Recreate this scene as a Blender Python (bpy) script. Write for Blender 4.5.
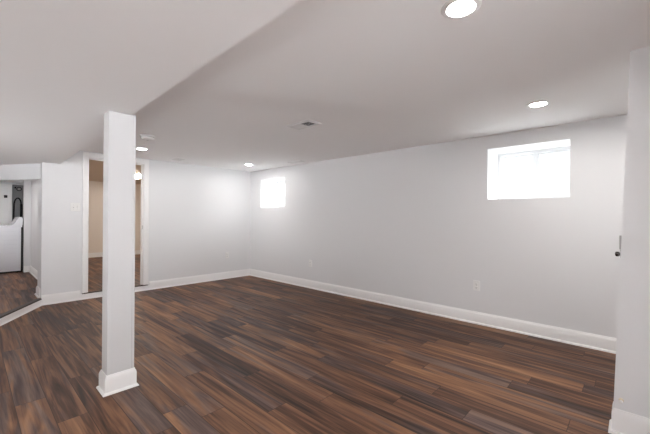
import bpy, bmesh, math, random
from mathutils import Vector, Matrix
for o in list(bpy.data.objects):
    bpy.data.objects.remove(o, do_unlink=True)
S = bpy.context.scene
COL = S.collection

# ------------------------------------------------------------------ camera, sky, exposure
cam_data = bpy.data.cameras.new('camera')
cam_data.sensor_width = 36.0
cam_data.lens = 332.45 * 36.0 / 650.0
cam_data.clip_start = 0.05
cam = bpy.data.objects.new('camera', cam_data)
COL.objects.link(cam)
Rv = Vector((0.68128173, -0.73198995, 0.00677681))
Uv = Vector((-0.00554022, 0.00410142, 0.99997624))
Fv = Vector((0.73200035, 0.68130308, 0.00126117))
m = Matrix.Identity(4)
for i in range(3):
    m[i][0] = Rv[i]; m[i][1] = Uv[i]; m[i][2] = -Fv[i]
m.translation = Vector((-4.009, -5.8538, 1.212))
cam.matrix_world = m
S.camera = cam

SKY_UP, FILL_LOW = 12.5, 14.0     # overcast sky overhead, and an added glow below the horizon as fill light
SKY_HOR = 2.2                   # sky near the horizon
world = bpy.data.worlds.new('overcast_sky_with_fill')
S.world = world
world.use_nodes = True
wn = world.node_tree
bg = wn.nodes['Background']
tc = wn.nodes.new('ShaderNodeTexCoord')
sp = wn.nodes.new('ShaderNodeSeparateXYZ')
cv = wn.nodes.new('ShaderNodeFloatCurve')      # elevation -> radiance / 64
hz = wn.nodes.new('ShaderNodeMath'); hz.operation = 'MULTIPLY_ADD'; hz.inputs[1].default_value = 0.5; hz.inputs[2].default_value = 0.5
c = cv.mapping.curves[0]
c.points[0].location = (0.0, FILL_LOW / 64); c.points[1].location = (1.0, SKY_UP / 64)
for px_, v_ in ((0.49, FILL_LOW / 64), (0.51, SKY_HOR / 64), (0.57, SKY_HOR / 64), (0.72, SKY_UP / 64)):
    p_ = c.points.new(px_, v_)
for p_ in c.points: p_.handle_type = 'VECTOR'
cv.mapping.update()
sc_ = wn.nodes.new('ShaderNodeMath'); sc_.operation = 'MULTIPLY'; sc_.inputs[1].default_value = 64.0
wn.links.new(tc.outputs['Generated'], sp.inputs[0])
wn.links.new(sp.outputs['Z'], hz.inputs[0])
wn.links.new(hz.outputs[0], cv.inputs['Value'])
wn.links.new(cv.outputs['Value'], sc_.inputs[0])
wn.links.new(sc_.outputs[0], bg.inputs['Strength'])
bg.inputs['Color'].default_value = (0.97, 0.98, 1.0, 1)

S.view_settings.view_transform = 'Standard'
S.view_settings.look = 'None'
S.view_settings.gamma = 1.0
S.view_settings.use_curve_mapping = False
S.view_settings.exposure = 0.30
S.cycles.max_bounces = 14
S.cycles.diffuse_bounces = 10
S.cycles.use_denoising = True

LAMP = 218.0          # radiance of a ceiling downlight lens
H = 2.15              # main ceiling
HS = 1.93             # lower ceiling (soffit)
ZR = 0.09             # raised floors

# ------------------------------------------------------------------ materials
def new_mat(name):
    mt = bpy.data.materials.new(name)
    mt.use_nodes = True
    return mt, mt.node_tree, mt.node_tree.nodes['Principled BSDF']

def paint(name, col, rough=0.6, bump=0.0, scale=90.0, spec=0.3, metal=0.0, var=0.0):
    mt, nt, b = new_mat(name)
    b.inputs['Base Color'].default_value = (*col, 1)
    b.inputs['Roughness'].default_value = rough
    b.inputs['Specular IOR Level'].default_value = spec
    b.inputs['Metallic'].default_value = metal
    tc = nt.nodes.new('ShaderNodeTexCoord')
    nz = nt.nodes.new('ShaderNodeTexNoise')
    nz.inputs['Scale'].default_value = scale
    nz.inputs['Detail'].default_value = 3
    nt.links.new(tc.outputs['Object'], nz.inputs['Vector'])
    if bump:
        bp = nt.nodes.new('ShaderNodeBump')
        bp.inputs['Strength'].default_value = bump
        bp.inputs['Distance'].default_value = 0.002
        nt.links.new(nz.outputs['Fac'], bp.inputs['Height'])
        nt.links.new(bp.outputs['Normal'], b.inputs['Normal'])
    if var:
        mp = nt.nodes.new('ShaderNodeMapRange')
        mp.inputs['To Min'].default_value = rough - var
        mp.inputs['To Max'].default_value = rough + var
        nt.links.new(nz.outputs['Fac'], mp.inputs['Value'])
        nt.links.new(mp.outputs['Result'], b.inputs['Roughness'])
    return mt

def emitter(name, col, strength):
    mt = bpy.data.materials.new(name)
    mt.use_nodes = True
    nt = mt.node_tree
    nt.nodes.clear()
    e = nt.nodes.new('ShaderNodeEmission')
    e.inputs['Color'].default_value = (*col, 1)
    e.inputs['Strength'].default_value = strength
    o = nt.nodes.new('ShaderNodeOutputMaterial')
    nt.links.new(e.outputs[0], o.inputs['Surface'])
    return mt

def glass(name):
    mt = bpy.data.materials.new(name)
    mt.use_nodes = True
    nt = mt.node_tree
    nt.nodes.clear()
    t = nt.nodes.new('ShaderNodeBsdfTransparent')
    t.inputs['Color'].default_value = (0.97, 0.985, 0.98, 1)
    g = nt.nodes.new('ShaderNodeBsdfGlossy')
    g.inputs['Roughness'].default_value = 0.02
    lw = nt.nodes.new('ShaderNodeLayerWeight')
    pw = nt.nodes.new('ShaderNodeMath'); pw.operation = 'POWER'; pw.inputs[1].default_value = 5.0
    nt.links.new(lw.outputs['Facing'], pw.inputs[0])
    fr = nt.nodes.new('ShaderNodeMath'); fr.operation = 'MULTIPLY_ADD'
    fr.inputs[1].default_value = 0.9; fr.inputs[2].default_value = 0.04
    nt.links.new(pw.outputs[0], fr.inputs[0])
    mx = nt.nodes.new('ShaderNodeMixShader')
    o = nt.nodes.new('ShaderNodeOutputMaterial')
    nt.links.new(fr.outputs[0], mx.inputs[0])
    nt.links.new(t.outputs[0], mx.inputs[1])
    nt.links.new(g.outputs[0], mx.inputs[2])
    nt.links.new(mx.outputs[0], o.inputs['Surface'])
    return mt

def planks(name):
    """vinyl planks running along y, 0.15 m wide and 1.22 m long, random tone per plank"""
    mt, nt, b = new_mat(name)
    N = nt.nodes.new; L = nt.links.new
    def math_(op, a, bb=None, c=None):
        n = N('ShaderNodeMath'); n.operation = op
        for i, v in enumerate((a, bb, c)):
            if v is None: continue
            if isinstance(v, (int, float)): n.inputs[i].default_value = v
            else: L(v, n.inputs[i])
        return n.outputs[0]
    tc = N('ShaderNodeTexCoord')
    sx = N('ShaderNodeSeparateXYZ'); L(tc.outputs['Object'], sx.inputs[0])
    u = math_('DIVIDE', sx.outputs['X'], 0.152)
    row = math_('FLOOR', u)
    fu = math_('FRACT', u)
    wn = N('ShaderNodeTexWhiteNoise'); wn.noise_dimensions = '1D'; L(row, wn.inputs['W'])
    v = math_('ADD', math_('DIVIDE', sx.outputs['Y'], 1.22), math_('MULTIPLY', wn.outputs['Value'], 7.0))
    cell = math_('FLOOR', v)
    fv = math_('FRACT', v)
    cb = N('ShaderNodeCombineXYZ'); L(row, cb.inputs[0]); L(cell, cb.inputs[1])
    wid = N('ShaderNodeTexWhiteNoise'); wid.noise_dimensions = '2D'; L(cb.outputs[0], wid.inputs['Vector'])
    sid = N('ShaderNodeSeparateColor'); L(wid.outputs['Color'], sid.inputs[0])
    # grain coordinates: stretched along the plank, shifted per plank
    gx = math_('ADD', sx.outputs['X'], math_('MULTIPLY', sid.outputs[0], 37.0))
    gy = math_('ADD', sx.outputs['Y'], math_('MULTIPLY', sid.outputs[1], 53.0))
    def grain(kx, ky, detail, dist, rough=0.55):
        c = N('ShaderNodeCombineXYZ')
        L(math_('MULTIPLY', gx, kx), c.inputs[0]); L(math_('MULTIPLY', gy, ky), c.inputs[1])
        n = N('ShaderNodeTexNoise'); n.inputs['Scale'].default_value = 1.0
        n.inputs['Detail'].default_value = detail; n.inputs['Distortion'].default_value = dist
        n.inputs['Roughness'].default_value = rough
        L(c.outputs[0], n.inputs['Vector'])
        return n.outputs['Fac']
    broad = grain(11.0, 0.62, 3, 1.9)        # wavy cathedral bands
    mid = grain(28.0, 1.0, 3, 1.2)          # streaks
    fine = grain(110.0, 4.0, 3, 0.5, 0.65)  # pores
    blot = grain(9.0, 0.9, 2, 1.2)          # smoky heartwood
    def cen(x, k): return math_('MULTIPLY', math_('SUBTRACT', x, 0.5), k)
    t = math_('ADD', cen(sid.outputs[2], 0.36), cen(broad, 1.5))
    t = math_('ADD', t, cen(mid, 0.75))
    t = math_('ADD', t, cen(fine, 0.40))
    t = math_('ADD', t, 0.50)
    rp = N('ShaderNodeValToRGB'); L(t, rp.inputs[0])
    el = rp.color_ramp.elements
    el[0].position = 0.05; el[0].color = (0.028, 0.015, 0.011, 1)
    el[1].position = 0.98; el[1].color = (0.330, 0.176, 0.094, 1)
    for pos, c in ((0.30, (0.076, 0.036, 0.023, 1)), (0.52, (0.148, 0.073, 0.042, 1)), (0.74, (0.236, 0.117, 0.060, 1))):
        e = el.new(pos); e.color = c
    # smoky purple-grey heartwood
    mg = N('ShaderNodeMix'); mg.data_type = 'RGBA'
    gf = N('ShaderNodeMapRange'); gf.interpolation_type = 'SMOOTHSTEP'
    L(math_('ADD', blot, cen(sid.outputs[0], 0.26)), gf.inputs['Value'])
    gf.inputs['From Min'].default_value = 0.46; gf.inputs['From Max'].default_value = 0.66
    gf.inputs['To Max'].default_value = 0.72
    L(gf.outputs[0], mg.inputs['Factor'])
    L(rp.outputs[0], mg.inputs['A'])
    hs = N('ShaderNodeHueSaturation'); hs.inputs['Saturation'].default_value = 0.36; hs.inputs['Value'].default_value = 0.50
    L(rp.outputs[0], hs.inputs['Color'])
    tint = N('ShaderNodeMix'); tint.data_type = 'RGBA'; tint.blend_type = 'MULTIPLY'; tint.inputs['Factor'].default_value = 1.0
    L(hs.outputs[0], tint.inputs['A']); tint.inputs['B'].default_value = (1.0, 0.94, 1.04, 1)
    L(tint.outputs['Result'], mg.inputs['B'])
    # bevelled joints
    e1 = math_('MULTIPLY', math_('MINIMUM', fu, math_('SUBTRACT', 1.0, fu)), 0.152)
    e2 = math_('MULTIPLY', math_('MINIMUM', fv, math_('SUBTRACT', 1.0, fv)), 1.22)
    ed = math_('MINIMUM', e1, e2)
    jm = N('ShaderNodeMapRange'); jm.inputs['From Min'].default_value = 0.0007; jm.inputs['From Max'].default_value = 0.0026
    L(ed, jm.inputs['Value'])
    jc = N('ShaderNodeMix'); jc.data_type = 'RGBA'; L(jm.outputs[0], jc.inputs['Factor'])
    jc.inputs['A'].default_value = (0.036, 0.021, 0.016, 1); L(mg.outputs['Result'], jc.inputs['B'])
    L(jc.outputs['Result'], b.inputs['Base Color'])
    rm = N('ShaderNodeMapRange'); rm.inputs['To Min'].default_value = 0.46; rm.inputs['To Max'].default_value = 0.62
    L(fine, rm.inputs['Value']); L(rm.outputs[0], b.inputs['Roughness'])
    b.inputs['Specular IOR Level'].default_value = 0.24
    bp = N('ShaderNodeBump'); bp.inputs['Strength'].default_value = 0.25; bp.inputs['Distance'].default_value = 0.0015
    hh = math_('ADD', jm.outputs[0], math_('MULTIPLY', fine, 0.35))
    L(hh, bp.inputs['Height']); L(bp.outputs['Normal'], b.inputs['Normal'])
    return mt

M = dict(
    wall=paint('wall_paint', (0.765, 0.77, 0.78), 0.62, 0.10, 140),
    ceil=paint('ceiling_paint', (0.93, 0.925, 0.925), 0.85, 0.12, 120),
    trim=paint('trim_gloss_paint', (0.86, 0.855, 0.85), 0.32, 0.03, 60, 0.5),
    column=paint('column_paint', (0.62, 0.62, 0.625), 0.42, 0.05, 80, 0.45),
    beige=paint('beige_paint', (0.78, 0.72, 0.655), 0.65, 0.1, 140),
    tan_ceiling=paint('tan_ceiling_paint', (0.66, 0.56, 0.46), 0.8, 0.1, 120),
    sky_blocker=paint('dark_sky_blocker', (0.07, 0.05, 0.04), 0.8, 0.2, 30),  # for the added slab over the openings that blocks sky light
    gravel=paint('pale_gravel', (0.46, 0.455, 0.44), 0.9, 0.5, 25),
    block=paint('grey_block', (0.33, 0.33, 0.335), 0.85, 0.4, 40),
    floor=planks('dark_vinyl_planks'),
    nosing=paint('dark_nosing', (0.035, 0.022, 0.017), 0.45, 0.1, 60),
    lens=emitter('lamp_lens', (1.0, 0.97, 0.94), LAMP),
    dome=emitter('warm_dome', (1.0, 0.86, 0.70), 130.0),
    whiteplastic=paint('white_plastic', (0.82, 0.82, 0.81), 0.35, 0.0, 50, 0.5),
    greyplastic=paint('grey_plastic', (0.50, 0.50, 0.49), 0.45, 0.0, 50, 0.4),
    ventmetal=paint('white_vent_metal', (0.78, 0.775, 0.77), 0.4, 0.02, 80, 0.5),
    dark=paint('dark_cavity', (0.025, 0.024, 0.024), 0.8, 0.05, 60),
    slot=paint('slot_dark', (0.06, 0.06, 0.06), 0.7, 0.02, 60),
    chrome=paint('brushed_metal', (0.55, 0.55, 0.55), 0.28, 0.03, 120, 0.5, 1.0, 0.06),
    brass=paint('pale_brass', (0.74, 0.66, 0.50), 0.3, 0.03, 120, 0.5, 1.0, 0.06),
    dullmetal=paint('dull_metal', (0.42, 0.42, 0.42), 0.5, 0.02, 90, 0.4, 0.3),
    gunmetal=paint('gunmetal', (0.16, 0.155, 0.15), 0.22, 0.02, 90, 0.5, 1.0),
    bronze=paint('dark_bronze', (0.045, 0.042, 0.04), 0.32, 0.03, 90, 0.5, 0.6),
    enamel=paint('white_enamel', (0.80, 0.81, 0.86), 0.25, 0.02, 30, 0.5),
    black=paint('black_plastic', (0.012, 0.012, 0.013), 0.45, 0.05, 60, 0.4),
    rubber=paint('black_rubber', (0.015, 0.015, 0.016), 0.6, 0.2, 90, 0.3),
    vinyl=paint('window_vinyl', (0.82, 0.83, 0.84), 0.3, 0.02, 40, 0.5),
    glass=glass('window_glass'),
)

# ------------------------------------------------------------------ mesh helpers
class MB:
    def __init__(self): self.bm = bmesh.new()
    def face(self, pts):
        return self.bm.faces.new([self.bm.verts.new(p) for p in pts])
    def box(self, a, b_, bevel=0.0, seg=2, mat=None):
        bm = self.bm
        x0, x1 = sorted((a[0], b_[0])); y0, y1 = sorted((a[1], b_[1])); z0, z1 = sorted((a[2], b_[2]))
        vs = [bm.verts.new((x, y, z)) for z in (z0, z1) for y in (y0, y1) for x in (x0, x1)]
        if mat is not None:
            for v in vs: v.co = mat @ v.co
        fs = [bm.faces.new([vs[i] for i in q]) for q in ((0, 2, 3, 1), (4, 5, 7, 6), (0, 1, 5, 4), (2, 6, 7, 3), (0, 4, 6, 2), (1, 3, 7, 5))]
        if bevel:
            es = set(e for f in fs for e in f.edges)
            bmesh.ops.bevel(bm, geom=list(es), offset=bevel, segments=seg, affect='EDGES', profile=0.5)
        return self
    def lathe(self, prof, mat=Matrix(), n=32, close=True):
        """profile of (r, z), spun about z, then placed by mat"""
        bm = self.bm
        rings = []
        for r, z in prof:
            if r < 1e-6: rings.append([bm.verts.new(mat @ Vector((0, 0, z)))])
            else: rings.append([bm.verts.new(mat @ Vector((r * math.cos(2 * math.pi * k / n), r * math.sin(2 * math.pi * k / n), z))) for k in range(n)])
        for A, B in zip(rings, rings[1:]):
            for k in range(n):
                k2 = (k + 1) % n
                if len(A) == 1 and len(B) == 1: continue
                if len(A) == 1: bm.faces.new((A[0], B[k2], B[k]))
                elif len(B) == 1: bm.faces.new((A[k], A[k2], B[0]))
                else: bm.faces.new((A[k], A[k2], B[k2], B[k]))
        return self
    def tube(self, pts, r, n=10, cap=True):
        bm = self.bm
        P = [Vector(p) for p in pts]
        rings = []
        up = Vector((0, 0, 1))
        d0 = (P[1] - P[0]).normalized()
        if abs(d0.dot(up)) > 0.9: up = Vector((1, 0, 0))
        nrm = (up - d0 * up.dot(d0)).normalized()
        for i, p in enumerate(P):
            d = ((P[min(i + 1, len(P) - 1)] - P[max(i - 1, 0)])).normalized()
            nrm = (nrm - d * nrm.dot(d)).normalized()
            bn = d.cross(nrm)
            rr = r[i] if isinstance(r, (list, tuple)) else r
            rings.append([bm.verts.new(p + rr * (math.cos(2 * math.pi * k / n) * nrm + math.sin(2 * math.pi * k / n) * bn)) for k in range(n)])
        for A, B in zip(rings, rings[1:]):
            for k in range(n):
                bm.faces.new((A[k], A[(k + 1) % n], B[(k + 1) % n], B[k]))
        if cap:
            bm.faces.new(rings[0][::-1]); bm.faces.new(rings[-1])
        return self
    def prism(self, poly, axis, a, b_):
        """extrude a 2-D polygon along an axis (the other two axes in xyz order)"""
        def mk(u, v, w):
            return {'x': (w, u, v), 'y': (u, w, v), 'z': (u, v, w)}[axis]
        bm = self.bm
        A = [bm.verts.new(mk(u, v, a)) for u, v in poly]; B = [bm.verts.new(mk(u, v, b_)) for u, v in poly]
        n = len(poly)
        bm.faces.new(A[::-1]); bm.faces.new(B)
        for k in range(n): bm.faces.new((A[k], A[(k + 1) % n], B[(k + 1) % n], B[k]))
        return self
    def run(self, path, prof, closed=False, z=0.0):
        """sweep a moulding profile of (out, height) along a floor path; out is to the left of travel, mitred"""
        bm = self.bm
        P = [Vector((p[0], p[1])) for p in path]; n = len(P)
        rings = []
        for i in range(n):
            dp = (P[i] - P[i - 1]).normalized() if (i > 0 or closed) else None
            dn = (P[(i + 1) % n] - P[i]).normalized() if (i < n - 1 or closed) else None
            if dp is None: dp = dn
            if dn is None: dn = dp
            n1 = Vector((-dp.y, dp.x)); n2 = Vector((-dn.y, dn.x))
            mi = (n1 + n2).normalized(); mi = mi / max(mi.dot(n1), 0.2)
            rings.append([bm.verts.new((P[i].x + mi.x * o, P[i].y + mi.y * o, z + h)) for o, h in prof])
        k = len(prof)
        for i in range(n if closed else n - 1):
            A = rings[i]; B = rings[(i + 1) % n]
            for j in range(k): bm.faces.new((A[j], B[j], B[(j + 1) % k], A[(j + 1) % k]))
        if not closed:
            bm.faces.new(rings[0]); bm.faces.new(rings[-1][::-1])
        return self
    def wall(self, axis, p0, p1, a0, a1, z0, z1, holes=()):
        """solid wall from p0 to p1 on its thickness axis, spanning a0..a1 by z0..z1, with rectangular openings"""
        def mk(t, a, z): return (t, a, z) if axis == 'x' else (a, t, z)
        As = sorted({a0, a1, *[h[0] for h in holes], *[h[1] for h in holes]})
        Zs = sorted({z0, z1, *[max(h[2], z0) for h in holes], *[min(h[3], z1) for h in holes]})
        def solid(i, j):
            if i < 0 or j < 0 or i >= len(As) - 1 or j >= len(Zs) - 1: return False
            ca = (As[i] + As[i + 1]) / 2; cz = (Zs[j] + Zs[j + 1]) / 2
            return not any(h[0] < ca < h[1] and h[2] < cz < h[3] for h in holes)
        for i in range(len(As) - 1):
            for j in range(len(Zs) - 1):
                if not solid(i, j): continue
                l, r, bt, tp = As[i], As[i + 1], Zs[j], Zs[j + 1]
                for t in (p0, p1): self.face([mk(t, l, bt), mk(t, r, bt), mk(t, r, tp), mk(t, l, tp)])
                if not solid(i - 1, j): self.face([mk(p0, l, bt), mk(p1, l, bt), mk(p1, l, tp), mk(p0, l, tp)])
                if not solid(i + 1, j): self.face([mk(p0, r, bt), mk(p1, r, bt), mk(p1, r, tp), mk(p0, r, tp)])
                if not solid(i, j - 1): self.face([mk(p0, l, bt), mk(p1, l, bt), mk(p1, r, bt), mk(p0, r, bt)])
                if not solid(i, j + 1): self.face([mk(p0, l, tp), mk(p1, l, tp), mk(p1, r, tp), mk(p0, r, tp)])
        bmesh.ops.remove_doubles(self.bm, verts=self.bm.verts, dist=1e-6)
        return self
    def build(self, name, mat, parent=None, smooth=False, origin=None):
        bmesh.ops.recalc_face_normals(self.bm, faces=self.bm.faces)
        me = bpy.data.meshes.new(name)
        if parent is None and origin is not None:
            bmesh.ops.translate(self.bm, verts=self.bm.verts, vec=-Vector(origin))
        self.bm.to_mesh(me); self.bm.free()
        me.materials.append(mat)
        if smooth:
            for p in me.polygons: p.use_smooth = True
            try: me.set_sharp_from_angle(angle=math.radians(35))
            except Exception: pass
        o = bpy.data.objects.new(name, me)
        COL.objects.link(o)
        if parent is not None: o.parent = parent
        elif origin is not None: o.location = origin
        return o

def struct(o):
    o['kind'] = 'structure'
    return o
def thing(name, loc, label, cat, group=None, rot=0.0):
    o = bpy.data.objects.new(name, None)
    o.empty_display_size = 0.1
    COL.objects.link(o)
    o.location = loc; o.rotation_euler = (0, 0, rot)
    o['label'] = label; o['category'] = cat
    if group: o['group'] = group
    return o
KIDS = {}
def copy_tree(root, parent=None):
    c = root.copy(); COL.objects.link(c)
    if parent is not None: c.parent = parent
    for ch in [o for o in bpy.data.objects if o.parent == root]:
        copy_tree(ch, c)
    return c

# ------------------------------------------------------------------ room shell
XL, YF = -5.8, -9.0          # unseen left wall, unseen wall behind the camera
WXR = 0.50                   # thickness of the outer wall
W1 = (-5.392, -4.632, 1.427, 1.998)
W2 = (-1.100, -0.352, 1.397, 1.958)
DX0, DX1, DZ = -2.818, -2.045, 2.075

# raised platform edge in front of the side room
PA = (-3.33, 0.0); PB = (-3.765, -0.755)
sl = (PB[1] - PA[1]) / (PB[0] - PA[0])
PC = (XL, PA[1] + sl * (XL - PA[0]))

f = MB(); f.box((XL, YF, -0.06), (0.0, 0.0, 0.0))
struct(f.build('floor', M['floor']))
f = MB()
f.prism([PA, (-3.33, 0.35), (-3.15, 0.35), (-3.15, 4.3), (XL, 4.3), PC, PB], 'z', 0.001, ZR)
struct(f.build('floor_side_room', M['floor']))
f = MB()
f.prism([(DX0, 0.0), (DX1, 0.0), (DX1, 0.12), (0.2, 0.12), (0.2, 4.85), (-3.10, 4.85), (-3.10, 0.12), (DX0, 0.12)], 'z', 0.001, ZR)
struct(f.build('floor_far_room', M['floor']))

f = MB(); f.box((XL, YF, H), (0.0, 0.0, H + 0.1))
struct(f.build('ceiling', M['ceil']))
f = MB()
f.prism([(-3.365, YF), (-3.262, -5.0), (-3.14, 0.0), (-3.33, 0.0), (-3.33, 0.30), (-4.66, 2.60), (XL, 2.60), (XL, YF)], 'z', HS, H)
struct(f.build('ceiling_soffit', M['ceil']))

# outer wall with the two basement windows
f = MB(); f.wall('x', 0.0, WXR, YF, 0.0, -0.06, H + 0.1, [W1, W2])
struct(f.build('wall_right', M['wall']))
f = MB(); f.wall('y', 0.0, 0.12, -3.33, 0.5, 0.0, H + 0.1, [(DX0, DX1, -1, DZ)])
f.box((-3.33, 0.12, 0.0), (-3.15, 0.35, H + 0.1))
struct(f.build('wall_back', M['wall']))
# openings added in the unseen walls to let fill light into the room
FILL_OPEN_LEFT = (-2.1, -1.5, 0.0, 2.0)
FILL_OPEN_FRONT = (-5.7, -3.0, 0.0, 2.0)
f = MB(); f.wall('x', XL - 0.1, XL, YF, 4.3, -0.06, H + 0.1, [FILL_OPEN_LEFT]); struct(f.build('wall_left', M['wall']))
f = MB(); f.wall('y', YF - 0.1, YF, XL - 0.1, WXR, -0.06, H + 0.1, [FILL_OPEN_FRONT]); struct(f.build('wall_front', M['wall']))
f = MB(); f.box((-2.9, YF, 0.0), (-1.51, -6.75, H)); struct(f.build('partition_light_blocker', M['wall']))  # added unseen block, shades the partition from the rear opening
f = MB(); f.prism([(XL - 0.1, 5.0), (XL - 0.1, YF - 0.1), (2.0, YF - 0.1), (2.0, YF - 7.0), (XL - 7.0, YF - 7.0), (XL - 7.0, 5.0)], 'z', 2.06, 2.2)  # added unseen dark slab, keeps overhead sky light out of the openings
struct(f.build('sky_blocker_slab', M['sky_blocker']))
# end of the partition standing close to the camera on the right; its end is a little out of plumb
f = MB()
f.prism([(-5.766, 0.0), (-5.834, H), (YF, H), (YF, 0.0)], 'x', -1.50, -1.38)
struct(f.build('wall_partition', M['wall']))

# outside grade behind the basement windows (the room is below ground on that side)
f = MB(); f.box((WXR, -22.0, 1.10), (22.0, 16.0, 1.30)); struct(f.build('ground_outside', M['gravel']))

# side room shell
f = MB(); f.box((-3.15, 0.35, 0.0), (-3.12, 4.3, H)); struct(f.build('wall_side_room_right', M['wall']))
f = MB(); f.box((-3.256, 2.95, ZR), (-3.15, 3.07, HS)); struct(f.build('wall_stub', M['wall']))
f = MB(); f.wall('y', 4.10, 4.30, XL, -3.352, 0.0, HS + 0.1, [(-4.06, -3.405, -1, 1.83)])
f.box((-3.352, 4.10, 1.89), (-3.15, 4.30, HS + 0.1))
struct(f.build('wall_side_room_back', M['wall']))
f = MB(); f.box((-3.44, 4.24, 0.0), (-3.15, 4.30, 1.89)); struct(f.build('wall_block', M['block']))
f = MB(); f.prism([(-3.33, 0.30), (-3.15, 0.35), (-3.15, 4.3), (XL, 4.3), (XL, 2.60), (-4.66, 2.60)], 'z', HS + 0.0, HS + 0.1); struct(f.build('ceiling_side_room', M['ceil']))
f = MB(); f.prism([(-3.33, 0.16), (-3.33, 0.40), (-3.62, 0.90), (-4.60, 2.62), (-4.72, 2.55), (-3.725, 0.82)], 'z', 1.715, HS + 0.15)
struct(f.build('trim_header', M['wall']))

# far room shell
f = MB(); f.box((-3.15, 4.85, 0.0), (0.3, 4.95, H + 0.1)); struct(f.build('wall_far_room_back', M['beige']))
f = MB(); f.box((-3.12, 0.35, 0.0), (-3.10, 4.85, H + 0.1)); struct(f.build('wall_far_room_left', M['beige']))
f = MB(); f.box((0.2, 0.12, 0.0), (0.3, 4.85, H + 0.1)); struct(f.build('wall_far_room_right', M['beige']))
f = MB(); f.box((-3.15, 0.12, H), (0.3, 4.95, H + 0.1)); struct(f.build('ceiling_far_room', M['tan_ceiling']))

# ------------------------------------------------------------------ baseboards
cw = 0.068                   # door casing width
def base_profile(h=0.135, t=0.015):
    s = 0.019
    return [(0, 0.0005), (t + s * 0.72, 0.0005), (t + s * 0.70, s * 0.45), (t + s * 0.42, s * 0.85), (t, s),
            (t, h - 0.030), (t * 0.86, h - 0.024), (t * 0.80, h - 0.018), (t * 0.62, h - 0.012), (t * 0.40, h - 0.006), (t * 0.36, h), (0, h)]
BP = base_profile()
f = MB(); f.run([(0, YF), (0, 0), (DX1 + cw + 0.010, 0)], BP)
struct(f.build('baseboard_back_right', M['trim'], smooth=True))
f = MB(); f.run([(DX0 - cw - 0.010, 0), (-3.33, 0)], BP)
struct(f.build('baseboard_back', M['trim'], smooth=True))
riser_prof = [(0, 0.0005), (0.028, 0.0005), (0.027, 0.010), (0.022, 0.017), (0.014, 0.020), (0.014, ZR - 0.012), (0, ZR - 0.012)]
f = MB(); f.run([(DX1 + cw + 0.010, 0), (DX0 - cw - 0.010, 0)], riser_prof)
struct(f.build('baseboard_door_step', M['trim'], smooth=True))
f = MB(); f.run([(-3.332, -0.003), PB, PC], [(0, 0.0005), (0.022, 0.0005), (0.021, 0.008), (0.014, 0.014), (0.014, ZR - 0.010), (0, ZR - 0.010)])
struct(f.build('baseboard_platform', M['trim'], smooth=True))
f = MB(); f.run([(-3.332, -0.003), PB, PC], [(-0.05, ZR - 0.001), (-0.05, ZR + 0.005), (0.006, ZR + 0.005), (0.012, ZR + 0.001), (0.013, ZR - 0.010), (0, ZR - 0.010)])
struct(f.build('trim_platform_nosing', M['nosing']))
f = MB(); f.run([(-3.15, 2.95), (-3.15, 0.35), (-3.33, 0.35), (-3.33, 0.06)][::-1], base_profile(0.125), z=ZR)
struct(f.build('baseboard_side_room', M['trim'], smooth=True))
f = MB(); f.run([(-3.15, 2.95), (-3.256, 2.95)], base_profile(0.12), z=ZR)
struct(f.build('baseboard_stub', M['trim'], smooth=True))
f = MB(); f.run([(0.2, 4.85), (-3.10, 4.85)], base_profile(0.125), z=ZR)
struct(f.build('baseboard_far_room', M['trim'], smooth=True))
f = MB(); f.run([(-1.50, YF), (-1.50, -5.7745), (-1.38, -5.7745)], base_profile(0.140, 0.012))
struct(f.build('baseboard_partition', M['trim'], smooth=True))

# ------------------------------------------------------------------ door opening in the back wall
f = MB()
for x0, x1 in ((DX0 - cw + 0.008, DX0 + 0.008), (DX1 - 0.008, DX1 + cw - 0.008)):
    f.box((x0, -0.016, ZR), (x1, 0.0, DZ - 0.006), 0.004)
    inner = x1 if x0 < DX0 - 0.02 else x0
    outer = x0 if x0 < DX0 - 0.02 else x1
    f.box((outer, -0.021, ZR), (outer + (0.018 if outer < inner else -0.018), -0.012, DZ + cw - 0.003), 0.003)
f.box((DX0 - cw + 0.008, -0.016, DZ - 0.006), (DX1 + cw - 0.008, 0.0, DZ + cw - 0.003), 0.004)
f.box((DX0 - cw + 0.008, -0.021, DZ + cw - 0.021), (DX1 + cw - 0.008, -0.012, DZ + cw - 0.003), 0.003)
door1 = struct(f.build('door_1', M['trim']))
f = MB()
f.box((DX0, 0.0, ZR), (DX0 + 0.016, 0.12, DZ)); f.box((DX1 - 0.016, 0.0, ZR), (DX1, 0.12, DZ)); f.box((DX0, 0.0, DZ - 0.016), (DX1, 0.12, DZ))
f.box((DX0 + 0.016, 0.06, ZR), (DX0 + 0.028, 0.095, DZ - 0.016), 0.002); f.box((DX1 - 0.028, 0.06, ZR), (DX1 - 0.016, 0.095, DZ - 0.016), 0.002)
f.box((DX0 + 0.016, 0.06, DZ - 0.028), (DX1 - 0.016, 0.095, DZ - 0.016), 0.002)
f.build('door_jamb', M['trim'], door1)
f = MB(); f.box((DX0 - 0.06, -0.018, ZR - 0.012), (DX1 + 0.06, 0.03, ZR + 0.004), 0.003)
f.build('threshold', M['nosing'], door1)
f = MB()
f.box((DX1 - 0.0175, 0.022, 1.00), (DX1 - 0.015, 0.050, 1.06), 0.0008)
f.build('strike_plate', M['chrome'], door1)

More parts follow.
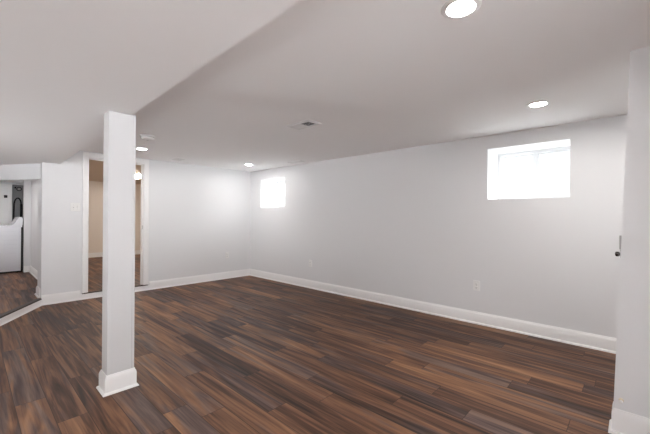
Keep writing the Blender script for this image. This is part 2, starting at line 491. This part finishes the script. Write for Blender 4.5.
# utility door in the side room
f = MB()
f.box((-4.06, 4.13, ZR + 0.01), (-3.405, 4.17, 1.83), 0.003)
d2 = struct(f.build('door_2', M['trim']))
f = MB()
f.box((-4.12, 4.085, ZR), (-4.05, 4.10, 1.82), 0.003); f.box((-3.413, 4.085, ZR), (-3.354, 4.10, 1.82), 0.003); f.box((-4.12, 4.083, 1.82), (-3.354, 4.10, 1.885), 0.003)
f.build('door_casing', M['trim'], d2)
f = MB(); f.box((-3.480, 4.105, 1.590), (-3.426, 4.132, 1.648), 0.006)
f.build('door_latch', M['black'], d2)
f = MB()
f.box((-3.99, 4.122, 0.25), (-3.56, 4.131, 0.95), 0.003); f.box((-3.99, 4.122, 1.05), (-3.56, 4.131, 1.72), 0.003)
f.build('door_panel', M['trim'], d2)

# ------------------------------------------------------------------ windows
def window(name, W, split):
    y0, y1, z0, z1 = W
    xi = 0.40
    f = MB()
    fw = 0.034
    for a, b_ in (((xi, y0, z0), (xi + 0.07, y0 + fw, z1)), ((xi, y1 - fw, z0), (xi + 0.07, y1, z1)),
                  ((xi, y0 + fw, z0), (xi + 0.07, y1 - fw, z0 + fw)), ((xi, y0 + fw, z1 - fw), (xi + 0.07, y1 - fw, z1))):
        f.box(a, b_, 0.003)
    w = struct(f.build(name, M['vinyl']))
    f = MB(); ym = y0 + split * (y1 - y0)
    f.box((xi + 0.008, ym - 0.019, z0 + fw), (xi + 0.055, ym + 0.019, z1 - fw), 0.003)
    f.build('window_mullion', M['vinyl'], w)
    for k, (a, c) in enumerate(((y0 + fw, ym - 0.019), (ym + 0.019, y1 - fw))):
        x = xi + (0.018 if k == 0 else 0.040)
        f = MB(); s = 0.022
        f.box((x, a, z0 + fw), (x + 0.02, a + s, z1 - fw), 0.002); f.box((x, c - s, z0 + fw), (x + 0.02, c, z1 - fw), 0.002)
        f.box((x, a + s, z0 + fw), (x + 0.02, c - s, z0 + fw + s), 0.002); f.box((x, a + s, z1 - fw - s), (x + 0.02, c - s, z1 - fw), 0.002)
        sash = f.build('window_sash', M['vinyl'], w)
        f = MB(); f.box((x + 0.008, a + s, z0 + fw + s), (x + 0.012, c - s, z1 - fw - s))
        f.build('window_pane', M['glass'], sash)
    f = MB(); zc = (z0 + z1) / 2 - 0.02
    f.box((xi - 0.004, ym - 0.010, zc - 0.022), (xi + 0.008, ym + 0.010, zc + 0.022), 0.003)
    f.build('window_latch', M['whiteplastic'], w)
    return w
window('window_1', W1, 0.49)
window('window_2', W2, 0.5)

# ------------------------------------------------------------------ column
cx0, cx1, cy0, cy1 = -3.360, -3.193, -3.236, -3.108
col = thing('support_column', ((cx0 + cx1) / 2, (cy0 + cy1) / 2, 0), 'white boxed square support column standing under the soffit edge', 'column')
def loc(o, root): o.location = -Vector(root.location); return o
f = MB(); f.box((cx0, cy0, 0.0), (cx1, cy1, HS), 0.004)
# corner beads: slim boards proud of the two faces
for x0, x1 in ((cx0, cx0 + 0.016), (cx1 - 0.016, cx1)):
    f.box((x0 - 0.0005, cy0 - 0.0025, 0.13), (x1 + 0.0005, cy0 + 0.004, HS), 0.001)
loc(f.build('shaft', M['column'], col), col)
sq = [(cx0, cy0), (cx0, cy1), (cx1, cy1), (cx1, cy0)]      # travelled so that 'left' points outwards
f = MB(); f.run(sq, [(0, 0.001), (0.014, 0.001), (0.014, 0.098), (0.0125, 0.103), (0.012, 0.109), (0.009, 0.116), (0.006, 0.122), (0.005, 0.128), (0, 0.128)], closed=True)
loc(f.build('base_trim', M['trim'], col, smooth=True), col)
f = MB(); f.run(sq, [(0.014, 0.0005), (0.027, 0.0005), (0.026, 0.006), (0.021, 0.012), (0.014, 0.016)], closed=True)
loc(f.build('shoe_moulding', M['trim'], col, smooth=True), col)

# ------------------------------------------------------------------ ceiling downlights
def make_downlight():
    r = thing('ceiling_downlight', (0, 0, 0), '', 'ceiling light', 'round recessed ceiling lights')
    f = MB(); f.lathe([(0.057, 0.0), (0.057, -0.004), (0.062, -0.0075), (0.074, -0.007), (0.083, -0.003), (0.084, 0.0)], n=40)
    f.build('trim_ring', M['whiteplastic'], r, smooth=True)
    f = MB(); f.lathe([(0.0570, -0.0005), (0.0565, -0.003), (0.0, -0.003)], n=40)
    f.build('lens', M['lens'], r)
    return r
LIGHTS = [
    (-2.520, -5.285, H, 'large round lit downlight at the top edge, nearest the camera'),
    (-0.840, -5.275, H, 'round lit downlight in the ceiling in front of the wide right-hand window'),
    (-0.590, -0.800, H, 'small far lit downlight near the room corner and square window'),
    (-2.365, -0.830, H, 'far lit downlight beside the column, in front of the doorway'),
    (-3.250, -7.700, H, 'added unseen fill lamp behind the camera in the middle of the ceiling'),  # unseen lamps from here down are added to raise the brightness
    (-0.900, -6.030, H, 'added fill lamp out of frame just behind the partition end'),  # added to brighten the near end of the window wall
    (-0.700, -7.600, H, 'added fill lamp out of frame deep in the nook behind the partition'),  # added, lights the nook and window wall
    (-4.600, -6.900, HS, 'added unseen fill lamp behind the camera under the soffit'),  # added unseen lamp for general fill
    (-4.600, -3.400, HS, 'added fill lamp under the soffit out of frame left of the column'),  # added unseen lamp for fill below the soffit
    (-3.850, 2.150, HS, 'added unseen fill lamp in the side room ceiling by the laundry machine'),  # added to brighten the side room
    (-1.350, 3.700, H, 'added fill lamp deep inside the far room, hidden behind the column'),  # added to brighten the far room walls
    (-2.100, 1.300, H, 'added fill lamp out of sight inside the far room, nearest its doorway'),  # added, more fill for the far room
    (-4.900, 3.300, HS, 'added fill lamp out of sight at the left end of the side room'),  # added, more fill for the side room
]
dl = make_downlight()
for i, (x, y, z, lab) in enumerate(LIGHTS):
    o = dl if i == 0 else copy_tree(dl)
    o.location = (x, y, z); o['label'] = lab

# ------------------------------------------------------------------ ceiling registers
def make_vent(L, W, label, loc_, rot=0.0, closed=False):
    """two-way register: L along local y, W along local x"""
    r = thing('ceiling_vent', loc_, label, 'vent', 'white ceiling air registers', rot)
    f = MB(); a = 0.028
    hx, hy = W / 2, L / 2
    pr = [(0.0, 0.0), (0.0, -0.005), (-0.012, -0.011), (-a, -0.011), (-a, 0.0)]
    f.run([(-hx, -hy), (-hx, hy), (hx, hy), (hx, -hy)], pr, closed=True)
    f.build('vent_frame', M['ventmetal'], r)
    f = MB(); f.box((-hx + a, -hy + a, -0.0016), (hx - a, hy - a, -0.0002))
    f.build('vent_cavity', M['dark'], r)
    n = 7
    half = hy - a
    for s in (-1, 1):
        for k in range(n):
            y = s * (half * (k + 0.5) / n)
            ang = math.radians(-18 if closed else (-30 if s > 0 else 14))
            mt = Matrix.Translation((0, y, -0.0070)) @ Matrix.Rotation(ang, 4, 'X')
            w = half / n * (0.98 if (closed or s > 0) else 0.26)
            f = MB(); f.box((-hx + a, -w / 2, -0.0005), (hx - a, w / 2, 0.0005), mat=mt)
            f.build('louver', M['ventmetal'], r)
    f = MB(); f.box((-hx + a, -0.003, -0.009), (hx - a, 0.003, -0.002))
    f.build('vent_divider', M['ventmetal'], r)
    if not closed:
        f = MB(); f.box((hx - a - 0.006, -0.012, -0.016), (hx - a + 0.002, -0.004, -0.007), 0.001)
        f.build('damper_lever', M['ventmetal'], r)
    return r
make_vent(0.330, 0.180, 'white ceiling register with one dark half, in the middle of the ceiling', (-1.700, -3.400, H))
make_vent(0.200, 0.145, 'small white ceiling register near the back wall, right of the doorway', (-1.660, -0.375, H))
make_vent(0.320, 0.105, 'faint closed white ceiling register beside the window wall near the corner', (-0.230, -1.660, H), 0, True)

# ------------------------------------------------------------------ smoke detector
sd = thing('smoke_detector', (-2.585, -1.690, H), 'round white smoke detector on the ceiling just right of the column top', 'smoke detector')
f = MB(); f.lathe([(0.0, 0.0), (0.082, 0.0), (0.082, -0.010), (0.078, -0.013), (0.0, -0.013)], n=40)
f.build('mounting_plate', M['whiteplastic'], sd, smooth=True)
f = MB(); f.lathe([(0.070, -0.013), (0.072, -0.022), (0.070, -0.026), (0.0, -0.026)], n=40)
f.build('sensing_slot', M['greyplastic'], sd, smooth=True)
f = MB(); f.lathe([(0.075, -0.025), (0.074, -0.034), (0.064, -0.046), (0.045, -0.050), (0.0, -0.051)], n=40)
f.build('cover', M['whiteplastic'], sd, smooth=True)
f = MB(); f.lathe([(0.012, -0.050), (0.011, -0.0535), (0.0, -0.054)], n=16)
f.build('test_button', M['greyplastic'], sd, smooth=True)

# ------------------------------------------------------------------ outlets and switch (local x to the right, local -y out of the wall)
def rounded_plate(mb, w, h, t, bev=0.003):
    mb.box((-w / 2, -t, -h / 2), (w / 2, 0, h / 2), bev, 2)
def make_outlet():
    r = thing('wall_outlet', (0, 0, 0), '', 'outlet', 'white duplex wall outlets')
    f = MB(); rounded_plate(f, 0.074, 0.118, 0.0065)
    f.build('cover_plate', M['whiteplastic'], r)
    for s in (-1, 1):
        f = MB(); f.lathe([(0.0165, 0.0), (0.0165, 0.0025), (0.0155, 0.003), (0.0, 0.003)], Matrix.Translation((0, -0.006, s * 0.0195)) @ Matrix.Rotation(math.pi / 2, 4, 'X'), 24)
        rc = f.build('receptacle', M['whiteplastic'], r, smooth=True)
        f = MB()
        for dx, hh in ((-0.006, 0.009), (0.006, 0.007)):
            f.box((dx - 0.0013, -0.0096, s * 0.0195 + 0.002 - hh / 2), (dx + 0.0013, -0.0086, s * 0.0195 + 0.002 + hh / 2))
        f.box((-0.002, -0.0096, s * 0.0195 - 0.0105), (0.002, -0.0086, s * 0.0195 - 0.0065))
        f.build('slots', M['slot'], rc)
    f = MB(); f.lathe([(0.003, 0.0), (0.0028, 0.0012), (0.0, 0.0015)], Matrix.Translation((0, -0.006, 0)) @ Matrix.Rotation(math.pi / 2, 4, 'X'), 12)
    f.build('screw', M['greyplastic'], r, smooth=True)
    return r
OUT = [((0, -4.523, 0.435), -math.pi / 2, 'white duplex outlet low on the right-hand wall below the wide window'),
       ((0, -1.790, 0.421), -math.pi / 2, 'white duplex outlet low on the window wall, near the room corner'),
       ((-0.537, 0, 0.458), 0.0, 'white duplex outlet low on the back wall left of the corner')]
ol = make_outlet()
for i, (p, rz, lab) in enumerate(OUT):
    o = ol if i == 0 else copy_tree(ol)
    o.location = p; o.rotation_euler = (0, 0, rz); o['label'] = lab

sw = thing('light_switch', (-2.962, 0, 1.335), 'white double toggle switch plate on the wall left of the doorway', 'light switch')
f = MB(); rounded_plate(f, 0.117, 0.118, 0.0065); f.build('cover_plate', M['whiteplastic'], sw)
for s in (-1, 1):
    f = MB(); f.box((s * 0.023 - 0.006, -0.0072, -0.0125), (s * 0.023 + 0.006, -0.005, 0.0125))
    f.build('switch_slot', M['greyplastic'], sw)
    f = MB(); f.box((-0.0045, -0.015, -0.006), (0.0045, 0.0, 0.006), 0.0015, mat=Matrix.Translation((s * 0.023, -0.005, 0.003)) @ Matrix.Rotation(math.radians(22 * s), 4, 'X'))
    f.build('toggle', M['whiteplastic'], sw)
    for z in (-0.03, 0.03):
        f = MB(); f.lathe([(0.003, 0.0), (0.0028, 0.0012), (0.0, 0.0015)], Matrix.Translation((s * 0.023, -0.006, z)) @ Matrix.Rotation(math.pi / 2, 4, 'X'), 12)
        f.build('screw', M['greyplastic'], sw, smooth=True)

# ------------------------------------------------------------------ partition end: latch and door stop
lt = thing('door_latch', (-1.465, -5.7985, 1.02), 'small dark knob with slim metal plate on the end of the partition', 'latch')
f = MB(); f.box((-0.030, -0.004, 0.022), (0.012, 0.007, 0.100), 0.001); f.build('latch_plate', M['dullmetal'], lt)
f = MB(); f.lathe([(0.008, 0.0), (0.008, 0.004), (0.0105, 0.007), (0.0132, 0.011), (0.0142, 0.016), (0.0132, 0.021), (0.009, 0.025), (0.0, 0.0265)],
                  Matrix.Translation((-0.010, 0.0, -0.006)) @ Matrix.Rotation(-math.pi / 2, 4, 'X'), 24)
f.build('knob', M['gunmetal'], lt, smooth=True)
f = MB(); f.box((-0.024, -0.001, -0.024), (0.008, 0.003, 0.020), 0.001); f.build('rose', M['chrome'], lt)

ds = thing('door_stop', (-1.500, -5.8035, 0.196), 'brass spring door stop with white tip above the baseboard at the partition end', 'door stop')
ax = Matrix.Rotation(-math.pi / 2, 4, 'Y')
f = MB(); f.lathe([(0.0, 0.0), (0.011, 0.0), (0.011, 0.003), (0.006, 0.006), (0.0, 0.006)], ax, 20); f.build('stop_base', M['brass'], ds, smooth=True)
f = MB()
pts = []
for k in range(0, 221):
    t = k / 220
    a = 2 * math.pi * 13 * t
    rr = 0.0058 - 0.0012 * t
    pts.append((-0.005 - 0.062 * t, rr * math.cos(a), rr * math.sin(a) + 0.018 * t))
f.tube(pts, 0.0011, 6); f.build('spring', M['brass'], ds, smooth=True)
f = MB(); f.lathe([(0.0, -0.001), (0.0075, 0.0), (0.0095, 0.004), (0.0090, 0.012), (0.006, 0.0145), (0.0, 0.015)],
                  Matrix.Translation((-0.066, 0.0, 0.0178)) @ Matrix.Rotation(math.radians(-75), 4, 'Y'), 20)
f.build('rubber_tip', M['whiteplastic'], ds, smooth=True)

# ------------------------------------------------------------------ laundry machine in the side room
wm = thing('laundry_machine', (-3.65, 3.30, ZR), 'white laundry machine seen side-on with a raised rear console', 'laundry machine')
def lm(mb, name, mat, smooth=False, par=None):
    o = mb.build(name, mat, par or wm, smooth)
    if par is None: o.location = -Vector(wm.location)
    return o
y0, y1 = 2.97, 3.66
f = MB(); f.box((-3.985, y0, ZR + 0.035), (-3.327, y1, 0.985), 0.008); lm(f, 'body', M['enamel'], True)
f = MB()
for k in range(9):
    z = 0.22 + k * 0.085
    f.box((-3.93, y0 - 0.0015, z), (-3.38, y0 + 0.002, z + 0.006), 0.001)
lm(f, 'side_panel_ribs', M['enamel'])
top = [(-3.990, 0.978), (-3.990, 1.000), (-3.975, 1.008), (-3.50, 1.010), (-3.465, 1.020), (-3.435, 1.042), (-3.410, 1.080), (-3.393, 1.122), (-3.372, 1.158), (-3.352, 1.176), (-3.325, 1.178), (-3.308, 1.165), (-3.302, 1.130), (-3.312, 0.978)]
f = MB(); f.prism(top, 'y', y0 - 0.004, y1 + 0.004); lm(f, 'top_with_console', M['enamel'], True)
f = MB(); f.box((-3.93, y0 + 0.06, 1.008), (-3.52, y1 - 0.06, 1.018), 0.004); lm(f, 'lid', M['enamel'])
f = MB(); f.box((-3.328, y0 + 0.002, ZR + 0.035), (-3.296, y1 - 0.002, 1.02), 0.004); lm(f, 'back_panel', M['black'])
f = MB(); f.box((-3.965, y0 + 0.01, ZR + 0.012), (-3.31, y1 - 0.01, ZR + 0.036)); lm(f, 'base_plinth', M['black'])
for x in (-3.92, -3.38):
    for y in (y0 + 0.06, y1 - 0.06):
        f = MB(); f.lathe([(0.0, 0.0), (0.02, 0.0), (0.02, 0.008), (0.008, 0.012), (0.008, 0.02), (0.0, 0.02)], Matrix.Translation((x, y, ZR)), 16); lm(f, 'foot', M['rubber'], True)
for y, r_ in ((3.15, 0.026), (3.35, 0.034), (3.52, 0.026)):
    f = MB(); f.lathe([(0.0, 0.0), (r_, 0.0), (r_ * 0.9, 0.016), (r_ * 0.5, 0.02), (0.0, 0.02)], Matrix.Translation((-3.389, y, 1.105)) @ Matrix.Rotation(math.radians(-72), 4, 'Y'), 20); lm(f, 'control_knob', M['greyplastic'], True)

wm.location.x += 0.034

# black hose looped up the grey block wall, and the valve above it
hs = thing('drain_hose', (-3.248, 4.17, 1.0), 'black hose looped against the grey wall behind the laundry machine', 'hose')
pts = []
for k in range(41):
    a = math.pi * k / 40
    pts.append((-0.005 - 0.063 * math.cos(a) * (1 if a < math.pi / 2 else 0.85), 0.0, 0.44 + 0.155 * math.sin(a)))
pts = [(-0.075, 0.0, -0.2), (-0.072, 0, 0.1), (-0.070, 0, 0.3)] + pts + [(0.050, 0, 0.3), (0.050, 0, 0.1), (0.052, 0, -0.2)]
f = MB(); f.tube(pts, 0.0125, 12); f.build('hose_tube', M['rubber'], hs, smooth=True)
f = MB(); f.tube([(0.050, 0, 0.1), (0.050, 0, 0.46)], 0.020, 12); f.build('hose_sleeve', M['rubber'], hs, smooth=True)
vb = thing('water_valve', (-3.232, 4.24, 1.80), 'dark round valve on the grey wall above the black hose', 'valve')
rx = Matrix.Rotation(math.pi / 2, 4, 'X')
f = MB(); f.lathe([(0.0, 0.0), (0.045, 0.0), (0.045, 0.03), (0.036, 0.036), (0.0, 0.036)], rx, 24); f.build('valve_body', M['black'], vb, smooth=True)
f = MB(); f.lathe([(0.0, 0.036), (0.028, 0.036), (0.026, 0.045), (0.0, 0.047)], rx, 24); f.build('valve_cap', M['greyplastic'], vb, smooth=True)
f = MB(); f.box((-0.075, -0.03, 0.01), (-0.048, 0.0, 0.045), 0.004); f.build('valve_handle', M['black'], vb)
f = MB(); f.tube([(-0.05, -0.015, 0.026), (-0.03, -0.015, 0.02)], 0.008, 10); f.build('valve_stem', M['chrome'], vb, smooth=True)

# flush ceiling light of the room beyond the doorway
fl = thing('flush_ceiling_light', (-1.405, 2.35, H), 'glowing flush ceiling light seen through the doorway in the room beyond', 'ceiling light')
f = MB(); f.lathe([(0.0, 0.0), (0.115, 0.0), (0.118, -0.012), (0.108, -0.020), (0.0, -0.020)], n=36); f.build('canopy', M['brass'], fl, smooth=True)
f = MB(); f.lathe([(0.104, -0.020), (0.108, -0.036), (0.098, -0.062), (0.070, -0.080), (0.035, -0.088), (0.0, -0.090)], n=36); f.build('lamp_shade', M['dome'], fl, smooth=True)
